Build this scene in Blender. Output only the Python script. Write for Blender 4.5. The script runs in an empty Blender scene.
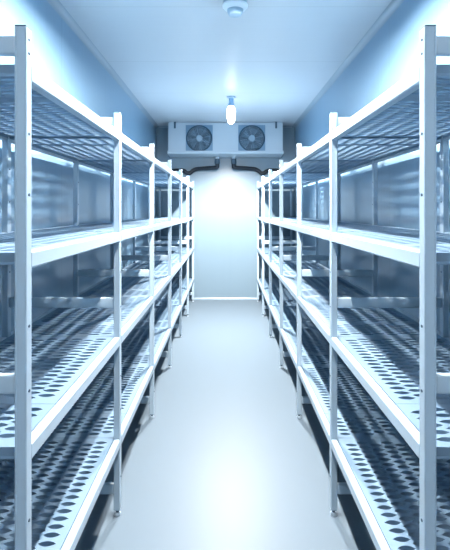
import bpy, bmesh, math, random
from mathutils import Vector, Matrix
random.seed(4)
sc = bpy.context.scene
C = sc.collection
PI = math.pi

# ------------------------------------------------------------------ materials
def mat(name, col, rough=0.4, metal=0.0, spec=0.5, noise=0.0, nscale=(8, 8, 8), bump=0.0, emit=0.0, ecol=None, coat=0.0):
    m = bpy.data.materials.new(name); m.use_nodes = True
    nt = m.node_tree; b = nt.nodes['Principled BSDF']
    b.inputs['Base Color'].default_value = (*col, 1)
    b.inputs['Roughness'].default_value = rough
    b.inputs['Metallic'].default_value = metal
    b.inputs['Specular IOR Level'].default_value = spec
    b.inputs['Coat Weight'].default_value = coat
    b.inputs['Coat Roughness'].default_value = 0.08
    if noise or bump:
        tc = nt.nodes.new('ShaderNodeTexCoord'); mp = nt.nodes.new('ShaderNodeMapping')
        mp.inputs['Scale'].default_value = nscale
        nz = nt.nodes.new('ShaderNodeTexNoise'); nz.inputs['Scale'].default_value = 1.0
        nz.inputs['Detail'].default_value = 4
        nt.links.new(tc.outputs['Object'], mp.inputs['Vector']); nt.links.new(mp.outputs['Vector'], nz.inputs['Vector'])
        if noise:
            mx = nt.nodes.new('ShaderNodeMix'); mx.data_type = 'RGBA'
            mx.inputs['A'].default_value = (*[c * (1 - noise) for c in col], 1)
            mx.inputs['B'].default_value = (*[min(1, c * (1 + noise)) for c in col], 1)
            nt.links.new(nz.outputs['Fac'], mx.inputs['Factor']); nt.links.new(mx.outputs['Result'], b.inputs['Base Color'])
        if bump:
            bp = nt.nodes.new('ShaderNodeBump'); bp.inputs['Strength'].default_value = bump; bp.inputs['Distance'].default_value = 0.01
            nt.links.new(nz.outputs['Fac'], bp.inputs['Height']); nt.links.new(bp.outputs['Normal'], b.inputs['Normal'])
    if emit:
        b.inputs['Emission Color'].default_value = (*(ecol or col), 1); b.inputs['Emission Strength'].default_value = emit
    return m

def panel_mat(name, col, axis, pitch, offset, rough, bump_scale, bump, seam=0.75, line=0.006):
    """insulated sandwich panel: fine ribs plus a joint line every pitch metres along axis"""
    m = mat(name, col, rough, noise=0.03, nscale=bump_scale, bump=bump)
    nt = m.node_tree; b = nt.nodes['Principled BSDF']
    src = b.inputs['Base Color'].links[0].from_socket
    tc = nt.nodes.new('ShaderNodeTexCoord'); sp = nt.nodes.new('ShaderNodeSeparateXYZ')
    nt.links.new(tc.outputs['Object'], sp.inputs[0])
    def mth(op, a, v):
        n = nt.nodes.new('ShaderNodeMath'); n.operation = op
        nt.links.new(a, n.inputs[0]); n.inputs[1].default_value = v
        return n.outputs[0]
    f = mth('ADD', sp.outputs['XYZ'.index(axis)], 100 * pitch - offset)
    f = mth('MODULO', f, pitch)
    f = mth('LESS_THAN', f, line)
    mx = nt.nodes.new('ShaderNodeMix'); mx.data_type = 'RGBA'; mx.blend_type = 'MULTIPLY'
    mx.inputs['B'].default_value = (seam, seam, seam, 1)
    nt.links.new(f, mx.inputs['Factor']); nt.links.new(src, mx.inputs['A'])
    nt.links.new(mx.outputs['Result'], b.inputs['Base Color'])
    return m

M = {}
M['paint'] = mat('white_powder_coat', (.345,.44,.52), .35, noise=.03, nscale=(5, 5, 5))
M['shelf'] = mat('perforated_sheet', (.175,.265,.36), .5, metal=.3, noise=.04, spec=.3, nscale=(6, 6, 6))
M['cap'] = mat('grey_plastic_cap', (.04,.08,.12), .5)
M['foot'] = mat('foot_plastic', (.42,.50,.57), .4)
M['bolt'] = mat('dark_bolt', (.05, .09, .14), .4, metal=.6)
M['floor'] = mat('epoxy_floor', (.128,.167,.203), .42, noise=.025, nscale=(1.6, .35, 1), spec=.10)
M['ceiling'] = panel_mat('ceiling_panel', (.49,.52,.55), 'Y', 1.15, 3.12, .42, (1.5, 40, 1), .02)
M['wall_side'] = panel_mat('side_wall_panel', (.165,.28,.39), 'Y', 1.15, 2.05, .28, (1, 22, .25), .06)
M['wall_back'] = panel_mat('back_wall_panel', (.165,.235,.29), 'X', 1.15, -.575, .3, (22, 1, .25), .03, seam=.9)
M['cove'] = mat('cove_trim', (.26,.32,.375), .35)
M['unit'] = mat('unit_casing', (.44,.505,.56), .35)
M['plate'] = mat('fan_plate_grey', (.16,.265,.37), .4)
M['fan'] = mat('fan_blade', (.09,.17,.24), .45)
M['dark'] = mat('fan_shroud', (.03,.075,.12), .5)
M['wire'] = mat('guard_wire', (.26,.36,.45), .4, metal=.3)
M['hub'] = mat('fan_hub', (.24,.33,.41), .35)
M['rubber'] = mat('black_insulation', (.004,.009,.017), .55)
M['socket'] = mat('lamp_socket', (.25, .42, .60), .4)
M['bulb'] = mat('lit_bulb', (1, 1, 1), .3, emit=8.0, ecol=(1.0, .97, .93))
M['rim'] = mat('detector_rim', (.72, .77, .81), .35)
M['dome'] = mat('dome_plastic', (.30,.40,.48), .3)

# ------------------------------------------------------------------ mesh helpers
def obj(name, bm, m, parent=None, loc=None, smooth=False, angle=None):
    me = bpy.data.meshes.new(name)
    bmesh.ops.recalc_face_normals(bm, faces=bm.faces[:])
    bm.to_mesh(me); bm.free()
    return omesh(name, me, m, parent, loc, smooth)

def omesh(name, me, m, parent=None, loc=None, smooth=False):
    if not me.materials: me.materials.append(m)
    if smooth:
        me.polygons.foreach_set('use_smooth', [True] * len(me.polygons))
        me.set_sharp_from_angle(angle=math.radians(38))
    o = bpy.data.objects.new(name, me); C.objects.link(o)
    if parent: o.parent = parent
    if loc: o.location = loc
    return o

def dup(o, loc, parent=None):
    c = o.copy(); C.objects.link(c); c.location = loc
    if parent: c.parent = parent
    for ch in list(o.children):
        d = ch.copy(); C.objects.link(d); d.parent = c
    return c

def box(bm, x0, x1, y0, y1, z0, z1, bev=0.0, seg=2):
    t = bmesh.new()
    bmesh.ops.create_cube(t, size=1)
    bmesh.ops.scale(t, vec=(abs(x1 - x0), abs(y1 - y0), abs(z1 - z0)), verts=t.verts)
    bmesh.ops.translate(t, vec=((x0 + x1) / 2, (y0 + y1) / 2, (z0 + z1) / 2), verts=t.verts)
    if bev:
        bmesh.ops.bevel(t, geom=t.edges[:], offset=bev, segments=seg, affect='EDGES', profile=.5)
    me = bpy.data.meshes.new('t'); t.to_mesh(me); t.free(); bm.from_mesh(me); bpy.data.meshes.remove(me)

def prism(bm, pts, axis, a0, a1):
    """extrude a 2-D outline along axis; pts are the other two coords in XYZ order"""
    def P(u, v, a):
        return {'X': (a, u, v), 'Y': (u, a, v), 'Z': (u, v, a)}[axis]
    A = [bm.verts.new(P(u, v, a0)) for u, v in pts]; B = [bm.verts.new(P(u, v, a1)) for u, v in pts]
    n = len(pts)
    for i in range(n):
        bm.faces.new((A[i], A[(i + 1) % n], B[(i + 1) % n], B[i]))
    bm.faces.new(A); bm.faces.new(B)

def lathe(bm, prof, mtx=Matrix(), n=32, cap=True):
    rings = []
    for r, z in prof:
        rings.append([bm.verts.new(mtx @ Vector((r * math.cos(2 * PI * i / n), r * math.sin(2 * PI * i / n), z))) for i in range(n)])
    for a, b in zip(rings, rings[1:]):
        for i in range(n):
            bm.faces.new((a[i], a[(i + 1) % n], b[(i + 1) % n], b[i]))
    if cap:
        bm.faces.new(rings[0]); bm.faces.new(rings[-1])

def tube(bm, pts, r, n=10):
    pts = [Vector(p) for p in pts]
    rings = []
    up = Vector((0, 1, 0))
    for i, p in enumerate(pts):
        d = (pts[min(i + 1, len(pts) - 1)] - pts[max(i - 1, 0)]).normalized()
        u = d.cross(up)
        if u.length < 1e-3: u = d.cross(Vector((1, 0, 0)))
        u.normalize(); w = d.cross(u)
        rings.append([bm.verts.new(p + r * (u * math.cos(2 * PI * k / n) + w * math.sin(2 * PI * k / n))) for k in range(n)])
    for a, b in zip(rings, rings[1:]):
        for i in range(n):
            bm.faces.new((a[i], a[(i + 1) % n], b[(i + 1) % n], b[i]))
    bm.faces.new(rings[0]); bm.faces.new(rings[-1])

def torus(bm, R, r, mtx, n=40, k=6):
    rings = []
    for i in range(n):
        a = 2 * PI * i / n
        rings.append([bm.verts.new(mtx @ Vector(((R + r * math.cos(2 * PI * j / k)) * math.cos(a), (R + r * math.cos(2 * PI * j / k)) * math.sin(a), r * math.sin(2 * PI * j / k)))) for j in range(k)])
    for i in range(n):
        a, b = rings[i], rings[(i + 1) % n]
        for j in range(k):
            bm.faces.new((a[j], b[j], b[(j + 1) % k], a[(j + 1) % k]))

def plate(outline, holes, half):
    """flat sheet with holes in the XY plane, thickness 2*half -> mesh"""
    cu = bpy.data.curves.new('p', 'CURVE'); cu.dimensions = '2D'; cu.fill_mode = 'BOTH'; cu.extrude = half
    for loop in [outline] + holes:
        s = cu.splines.new('POLY'); s.points.add(len(loop) - 1); s.use_cyclic_u = True
        for p, (x, y) in zip(s.points, loop): p.co = (x, y, 0, 1)
    o = bpy.data.objects.new('p', cu); C.objects.link(o)
    me = bpy.data.meshes.new_from_object(o)
    bpy.data.objects.remove(o); bpy.data.curves.remove(cu)
    return me

def thing(name, label, cat, loc=(0, 0, 0), group=None):
    o = bpy.data.objects.new(name, None); C.objects.link(o); o.location = loc
    o.empty_display_size = .1
    tag(o, label, cat, group)
    return o
def tag(o, label, cat, group=None):
    o['label'] = label; o['category'] = cat
    if group: o['group'] = group
def struct(name, bm, m):
    o = obj(name, bm, m); o['kind'] = 'structure'; return o

# ------------------------------------------------------------------ room
CAM = 1.50
HC = CAM + 1.41            # ceiling
XW = 1.165                 # side walls
YB = 7.55                  # back wall
YF = -2.6                  # wall behind the camera
T = .1
b = bmesh.new(); box(b, -XW - T, XW + T, YF - T, YB + T, -T, 0); struct('floor', b, M['floor'])
b = bmesh.new(); box(b, -XW - T, XW + T, YF - T, YB + T, HC, HC + T); struct('ceiling', b, M['ceiling'])
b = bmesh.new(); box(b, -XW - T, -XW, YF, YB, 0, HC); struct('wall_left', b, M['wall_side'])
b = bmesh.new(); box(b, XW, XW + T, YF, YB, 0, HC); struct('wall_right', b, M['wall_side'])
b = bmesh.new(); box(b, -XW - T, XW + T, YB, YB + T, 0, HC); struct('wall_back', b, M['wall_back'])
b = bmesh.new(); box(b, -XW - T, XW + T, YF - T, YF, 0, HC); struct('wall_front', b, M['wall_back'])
def cove(s, r=.045):
    pts = [(s * XW, HC), (s * (XW - r), HC)]
    for i in range(1, 6):
        a = PI / 2 * i / 6
        pts.append((s * (XW - r + r * math.sin(a)), HC - r + r * math.cos(a)) if False else
                   (s * (XW - r * (1 - math.sin(a))), HC - r * (1 - math.cos(a))))
    pts.append((s * XW, HC - r))
    return pts
for i, s in enumerate((-1, 1)):
    b = bmesh.new(); prism(b, cove(s), 'Y', YF, YB); struct('trim_%d' % (i + 1), b, M['cove'])
b = bmesh.new(); prism(b, [(YB, HC), (YB - .03, HC), (YB - .012, HC - .012), (YB, HC - .03)], 'X', -XW + .045, XW - .045); struct('trim_3', b, M['cove'])
b = bmesh.new(); prism(b, [(YB, 0), (YB - .03, 0), (YB - .012, .012), (YB, .03)], 'X', -XW, XW); struct('baseboard_back', b, M['wall_back'])
for nm, s in (('left', -1), ('right', 1)):
    b = bmesh.new(); prism(b, [(s * XW, 0), (s * (XW - .03), 0), (s * (XW - .012), .012), (s * XW, .03)], 'Y', YF, YB - .03); struct('baseboard_' + nm, b, M['cove'])

# ------------------------------------------------------------------ shelving racks
A = .516                    # half aisle: face of the front posts
PW, PD = .031, .036         # post width (x) and depth (y)
XB = 1.062                  # aisle side of the back posts
Y1, PITCH, NF = 1.20, 1.033, 7   # far edge of first frame's posts
LEV = (.380, .879, 1.390, 1.885)
BH = .045                   # beam height
BW = .030
TOP = 1.98
BOLT_Z = (.19, .52, .685, 1.025, 1.195, 1.54, 1.70, 1.911, 1.947)

def post_profile():
    w, d, c, g = PW / 2, PD / 2, .003, .0012
    # grooves on the two faces that look along the room
    return [(-w, -d + c), (-w + c, -d), (-w + .006, -d), (-w + .0065, -d + g), (w - .0065, -d + g), (w - .006, -d), (w - c, -d), (w, -d + c),
            (w, d - c), (w - c, d), (w - .006, d), (w - .0065, d - g), (-w + .0065, d - g), (-w + .006, d), (-w + c, d), (-w, d - c)]

def slot(cx, cy, w=.031, h=.0125):
    return [(cx + x * w, cy + y * h) for x, y in ((-1, 0), (-.62, .62), (-.3, .94), (0, 1), (.3, .94), (.62, .62), (1, 0), (.62, -.62), (.3, -.94), (0, -1), (-.3, -.94), (-.62, -.62))]

PX0, PX1 = A + BW + .001, XB + .002    # panel extent in |x|
def panel_mesh(ly, lips):
    """perforated sheet, lip folded down along the sides and at the end that meets the frame; local origin at its centre, top at z=0"""
    w = PX1 - PX0; hw = w / 2; hl = ly / 2
    rows = int((ly - .03) / .041); holes = []
    ncol = 8
    for c in range(ncol):
        cx = (c - (ncol - 1) / 2) * .0585
        for r in range(rows):
            cy = (r - (rows - 1) / 2) * .041 + (.01025 if c % 2 else -.01025)
            if abs(cy) + .014 < hl - .004: holes.append(slot(cx, cy))
    me = plate([(-hw, -hl), (hw, -hl), (hw, hl), (-hw, hl)], holes, .012)
    bm = bmesh.new(); bm.from_mesh(me); bpy.data.meshes.remove(me)
    bmesh.ops.translate(bm, vec=(0, 0, -.012), verts=bm.verts)
    for (x0, x1, y0, y1) in (((-hw, hw, -hl, -hl + .0016),) if lips < 0 else ((-hw, hw, hl - .0016, hl),)) + ((-hw, -hw + .0016, -hl + .0016, hl - .0016), (hw - .0016, hw, -hl + .0016, hl - .0016)):
        box(bm, x0, x1, y0, y1, -.032, -.024)
    out = bpy.data.meshes.new('perforated_panel'); bm.to_mesh(out); bm.free()
    return out

def build_rack(s, label):
    root = thing('shelving_rack', label, 'shelving rack', (s * (A + XB + PW) / 2, Y1, 0), 'shelving racks along the side walls')
    ox, oy = root.location.x, root.location.y
    L = lambda x, y, z: (s * x - ox, y - oy, z)
    # --- posts
    def post(front):
        b = bmesh.new(); prism(b, post_profile(), 'Z', .032, TOP - .004)
        p = obj('post', b, M['paint'], root, L(A + PW / 2 if front else XB + PW / 2, Y1 - PD / 2, 0))
        b = bmesh.new(); box(b, -PW / 2 + .001, PW / 2 - .001, -PD / 2 + .001, PD / 2 - .001, TOP - .004, TOP, .001, 1); obj('post_cap', b, M['cap'], p)
        b = bmesh.new(); lathe(b, [(.0150, .0), (.016, .003), (.016, .012), (.013, .016)], n=20)
        ft = obj('foot', b, M['foot'], p, smooth=True)
        b = bmesh.new(); lathe(b, [(.008, .016), (.008, .026), (.0135, .0262), (.0135, .032)], n=16); obj('foot_collar', b, M['cap'], p, smooth=True)
        for z in BOLT_Z:
            b = bmesh.new()
            lathe(b, [(.0042, 0), (.0042, .0012), (.003, .002)], Matrix.Translation((-s * PW / 2, 0, z)) @ Matrix.Rotation(-s * PI / 2, 4, 'Y'), n=10)
            obj('bolt', b, M['bolt'], p)
        return p
    pf, pb = post(True), post(False)
    for k in range(1, NF):
        for p in (pf, pb):
            dup(p, (p.location.x, p.location.y + k * PITCH, 0), root)
    # --- crossbars of the end frames
    b = bmesh.new(); box(b, -(XB - A - PW) / 2, (XB - A - PW) / 2, -.011, .011, -.025, .025, .006, 3)
    cb = obj('crossbar', b, M['paint'], root, L((A + PW + XB) / 2, Y1 - PD / 2, 1.930), smooth=True)
    for k in range(NF):
        for z in (1.930, 1.045, .13):
            if k == 0 and z == 1.930: continue
            dup(cb, (cb.location.x, cb.location.y + k * PITCH, z), root)
    # --- long beams: an open step section, top flange towards the shelf
    ln = PITCH - PD
    def beam(x0):
        b = bmesh.new()
        h, w, c = BH, BW / 2, .004
        prism(b, [(-w, -h + c), (-w + c, -h), (w - c, -h), (w, -h + c), (w, -c), (w - c, 0), (-w + c, 0), (-w, -c)], 'Y', 0, ln)
        return b
    bf = obj('front_beam', beam(0), M['paint'], root, L(A + BW / 2, Y1, LEV[0]))
    bb = obj('back_beam', beam(0), M['paint'], root, L(XB + .004 + BW / 2 , Y1, LEV[0]))
    for k in range(NF - 1):
        for i, z in enumerate(LEV):
            if k == 0 and i == 0: continue
            dup(bf, (bf.location.x, k * PITCH, z), root); dup(bb, (bb.location.x, k * PITCH, z), root)
    # --- perforated panels: a narrow and a wide one per bay and level
    la = .262; lb = PITCH - la - .004
    ma, mb = PM['a'], PM['b']
    xm = (PX0 + PX1) / 2
    for k in range(NF - 1):
        for z in LEV:
            y0 = Y1 - PD / 2 + k * PITCH + .001
            omesh('perforated_panel', ma, M['shelf'], root, L(xm, y0 + la / 2, z - .002))
            omesh('perforated_panel', mb, M['shelf'], root, L(xm, y0 + la + .002 + lb / 2, z - .002))
    return root
PM = {'a': panel_mesh(.262, -1), 'b': panel_mesh(PITCH - .266, 1)}
build_rack(-1, 'long white metal rack of perforated shelves standing along the left wall')
build_rack(1, 'long white metal rack of perforated shelves standing along the right wall')

# ------------------------------------------------------------------ cooling unit
UY = 7.2; UB = 7.535
root = thing('evaporator_unit', 'white twin-fan cooling unit hung under the ceiling at the back wall', 'cooling unit', (0, UY, 2.34))
o_ = Vector((0, UY, 2.34))
UW, UZ0, UZ1 = .916, 2.415, HC - .010
FX, FZ, FR = .420, 2.644, .211
circ = lambda cx, cz, r, n=48: [(cx + r * math.cos(2 * PI * i / n), cz + r * math.sin(2 * PI * i / n)) for i in range(n)]
me = plate([(-UW, UZ0), (UW, UZ0), (UW, UZ1), (-UW, UZ1)], [circ(-FX, FZ, FR), circ(FX, FZ, FR)], .004)
b = bmesh.new(); b.from_mesh(me); bpy.data.meshes.remove(me)
bmesh.ops.transform(b, matrix=Matrix.Translation((0, UY + .004, 0)) @ Matrix.Rotation(PI / 2, 4, 'X'), verts=b.verts)
box(b, -UW, -UW + .01, UY + .008, UB, UZ0, UZ1); box(b, UW - .01, UW, UY + .008, UB, UZ0, UZ1)
box(b, -UW + .01, UW - .01, UY + .008, UB, UZ1 - .01, UZ1); box(b, -UW + .01, UW - .01, UY + .008, UB, UZ0, UZ0 + .01)
box(b, -UW + .01, UW - .01, UB - .01, UB, UZ0 + .01, UZ1 - .01)
bmesh.ops.translate(b, vec=-o_, verts=b.verts)
casing = obj('casing', b, M['unit'], root)
b = bmesh.new()
prism(b, [(UY - .03, 2.445), (UY - .03, 2.405), (UY - .022, 2.398), (UB, 2.375), (UB, 2.414), (UY, 2.414), (UY - .004, 2.445)], 'X', -UW - .01, UW + .01)
bmesh.ops.translate(b, vec=-o_, verts=b.verts); obj('drip_tray', b, M['unit'], root)
for s in (-1, 1):
    b = bmesh.new(); box(b, s * .81 - .015, s * .81 + .015, UY - .01, UY - .0005, UZ1 - .095, HC, .002, 1)
    box(b, s * .81 - .015, s * .81 + .015, UY - .0005, UB - .05, HC - .009, HC)
    bmesh.ops.translate(b, vec=-o_, verts=b.verts); obj('hanger_bracket', b, M['cap'], root)
    # square plate around the fan
    me = plate([(s * FX - .216, FZ - .214), (s * FX + .216, FZ - .214), (s * FX + .216, FZ + .214), (s * FX - .216, FZ + .214)], [circ(s * FX, FZ, .206)], .003)
    b = bmesh.new(); b.from_mesh(me); bpy.data.meshes.remove(me)
    bmesh.ops.transform(b, matrix=Matrix.Translation(-o_) @ Matrix.Translation((0, UY - .0035, 0)) @ Matrix.Rotation(PI / 2, 4, 'X'), verts=b.verts)
    obj('fan_plate', b, M['plate'], root)
    R = Matrix.Translation(Vector((s * FX, UY, FZ)) - o_) @ Matrix.Rotation(PI / 2, 4, 'X')   # local +z points at the room
    b = bmesh.new()
    lathe(b, [(.206, .004), (.211, .018), (.199, .024), (.190, .014), (.186, -.10), (.01, -.10)], R, 48, cap=False)
    obj('fan_shroud', b, M['dark'], root, smooth=True)
    b = bmesh.new()
    for k in range(5):
        a0 = 2 * PI * k / 5
        rows = []
        for r, tw in ((.05, .55), (.10, .72), (.145, .80), (.175, .74)):
            rr = []
            for q in range(5):
                u = (q / 4 - .5) * tw
                rr.append((R @ Vector((r * math.cos(a0 + u), r * math.sin(a0 + u), -.055 - .03 * math.sin(u * 2) - .01 * (q / 4 - .5) ** 2))))
            rows.append([b.verts.new(p) for p in rr])
        for A0, B0 in zip(rows, rows[1:]):
            for q in range(4): b.faces.new((A0[q], A0[q + 1], B0[q + 1], B0[q]))
    fan = obj('fan_blades', b, M['fan'], root, smooth=True)
    sol = fan.modifiers.new('thickness', 'SOLIDIFY'); sol.thickness = .003
    b = bmesh.new(); lathe(b, [(.055, -.09), (.058, -.03), (.05, -.02), (.01, -.018)], R, 28); obj('fan_hub', b, M['fan'], fan, smooth=True)
    b = bmesh.new()
    for q in range(1, 12):
        torus(b, .05 + q * .0125, .0022, R @ Matrix.Translation((0, 0, .03 - .008 * (q / 11) ** 2)), 40, 5)
    for k in range(8):
        a = PI * k / 4 + .2
        tube(b, [R @ Vector((r * math.cos(a), r * math.sin(a), z)) for r, z in ((.05, .033), (.12, .029), (.192, .02))], .0024, 5)
    g = obj('fan_guard', b, M['wire'], root)
    b = bmesh.new(); lathe(b, [(.01, .028), (.05, .028), (.052, .034), (.045, .038), (.008, .039)], R, 28); obj('guard_badge', b, M['hub'], g, smooth=True)
    # drain stub below the tray
    b = bmesh.new(); lathe(b, [(.030, 2.345), (.030, 2.388)], Matrix.Translation(Vector((s * .135, UB - .12, 0)) - o_), 16); obj('drain_outlet', b, M['unit'], root, smooth=True)
# drain hoses
for s, w in ((-1, 'left'), (1, 'right')):
    pts = [(s * .135, UB - .12, 2.3445), (s * .135, UB - .12, 2.215), (s * .142, UB - .115, 2.205), (s * .165, UB - .11, 2.200), (s * .40, UB - .04, 2.190), (s * .50, YB - .034, 2.180),
           (s * .555, YB - .034, 2.150), (s * .60, YB - .034, 2.112), (s * .65, YB - .034, 2.120), (s * .70, YB - .034, 2.155), (s * .80, YB - .034, 2.16), (s * 1.02, YB - .034, 2.14), (s * (XW - .001), YB - .034, 2.13)]
    P = [Vector(p) for p in pts]; sm = []
    for i in range(len(P) - 1):
        p0, p1, p2, p3 = P[max(i - 1, 0)], P[i], P[i + 1], P[min(i + 2, len(P) - 1)]
        for t in (0, .34, .67):
            sm.append(.5 * ((2 * p1) + (p2 - p0) * t + (2 * p0 - 5 * p1 + 4 * p2 - p3) * t * t + (3 * p1 - p0 - 3 * p2 + p3) * t ** 3))
    sm.append(P[-1])
    b = bmesh.new(); tube(b, sm, .033, 12)
    ho = obj('drain_hose', b, M['rubber'], smooth=True)
    tag(ho, 'black insulated drain hose running to the %s wall under the cooling unit' % w, 'hose', 'drain hoses under the cooling unit')
    b = bmesh.new(); lathe(b, [(.040, 2.26), (.044, 2.265), (.044, 2.335), (.040, 2.340)], Matrix.Translation((s * .135, UB - .12, 0)), 6)
    obj('hose_nut', b, M['cap'], ho)

# ------------------------------------------------------------------ lamps
def lamp(x, y, label):
    r = thing('ceiling_lamp', label, 'lamp', (x, y, HC), 'ceiling lamps over the aisle')
    b = bmesh.new(); lathe(b, [(.05, 0), (.05, -.018), (.035, -.024)], n=28); obj('ceiling_rose', b, M['paint'], r, smooth=True)
    b = bmesh.new(); lathe(b, [(.03, -.024), (.032, -.085), (.04, -.09), (.04, -.115), (.034, -.12)], n=28); obj('socket', b, M['socket'], r, smooth=True)
    b = bmesh.new(); lathe(b, [(.034, -.12), (.048, -.145), (.053, -.19), (.051, -.26), (.043, -.31), (.024, -.335), (.006, -.342)], n=28); obj('bulb', b, M['bulb'], r, smooth=True)
    ld = bpy.data.lights.new('lamp_light', 'SPOT'); ld.energy = 1050; ld.color = (1.0, .97, .93); ld.spot_size = math.radians(165); ld.spot_blend = .4; ld.shadow_soft_size = .05
    lo = bpy.data.objects.new('lamp_light', ld); C.objects.link(lo); lo.parent = r; lo.location = (0, 0, -.40)
    return r
lamp(.07, 5.6, 'glowing bulb lamp hanging from the ceiling before the twin-fan cooling unit')
def batten(y0, y1, watt, label):
    yc = (y0 + y1) / 2; h = (y1 - y0) / 2
    r = thing('batten_lamp', label, 'lamp', (0, yc, HC), 'tube lamps over the aisle')
    b = bmesh.new(); prism(b, [(-.095, 0), (-.105, -.082), (-.102, -.082), (-.06, -.03), (.06, -.03), (.102, -.082), (.105, -.082), (.095, 0)], 'Y', -h, h); obj('lamp_body', b, M['paint'], r)  # unseen trough and end holders shaped to shade the ceiling and upper walls
    b = bmesh.new(); tube(b, [(0, -h + .03, -.056), (0, h - .03, -.056)], .018, 14)
    m = M['bulb'].copy(); m.name = 'lit_tube'; m.node_tree.nodes['Principled BSDF'].inputs['Emission Strength'].default_value = watt
    obj('tube', b, m, r, smooth=True)
    for e in (-1, 1):
        b = bmesh.new(); box(b, -.09, .09, min(e * h, e * (h - .03)), max(e * h, e * (h - .03)), -.082, -.031, .003, 1); obj('tube_holder', b, M['paint'], r)
batten(1.60, 2.74, 1600, 'lit tube lamp on the ceiling over the nearest shelf bay')
batten(-1.7, -.5, 500, 'added unseen tube lamp on the ceiling behind the camera, brightening the post fronts')  # added fill lamp behind the camera, lifts the near faces of posts and crossbars

# round fitting on the ceiling, nearer the camera
d = thing('smoke_detector', 'small round white detector with a domed cap on the ceiling', 'detector', (.065, 3.02, HC))
b = bmesh.new(); lathe(b, [(.076, 0), (.08, -.004), (.08, -.028), (.076, -.032)], n=36); obj('base', b, M['dome'], d, smooth=True)
b = bmesh.new(); lathe(b, [(.076, -.032), (.086, -.036), (.086, -.046), (.07, -.062), (.055, -.068)], n=36); obj('rim', b, M['rim'], d, smooth=True)
b = bmesh.new(); lathe(b, [(.055, -.068), (.053, -.085), (.042, -.104), (.022, -.112), (.004, -.113)], n=36); obj('dome_cap', b, M['dome'], d, smooth=True)

# ------------------------------------------------------------------ world, camera, view
w = bpy.data.worlds.new('world'); sc.world = w; w.use_nodes = True
w.node_tree.nodes['Background'].inputs[0].default_value = (.5, .7, 1, 1); w.node_tree.nodes['Background'].inputs[1].default_value = .05
cd = bpy.data.cameras.new('camera'); cam = bpy.data.objects.new('camera', cd); C.objects.link(cam)
cam.location = (0, 0, CAM); cam.rotation_euler = (PI / 2, 0, 0)
cd.sensor_fit = 'AUTO'; cd.sensor_width = 36; cd.lens = 450 * 36 / 550
cd.shift_y = -65 / 550; cd.shift_x = -.5 / 550; cd.clip_start = .02
sc.camera = cam
vs = sc.view_settings
vs.view_transform = 'Standard'; vs.look = 'None'; vs.gamma = 1; vs.use_curve_mapping = False; vs.exposure = 0.1
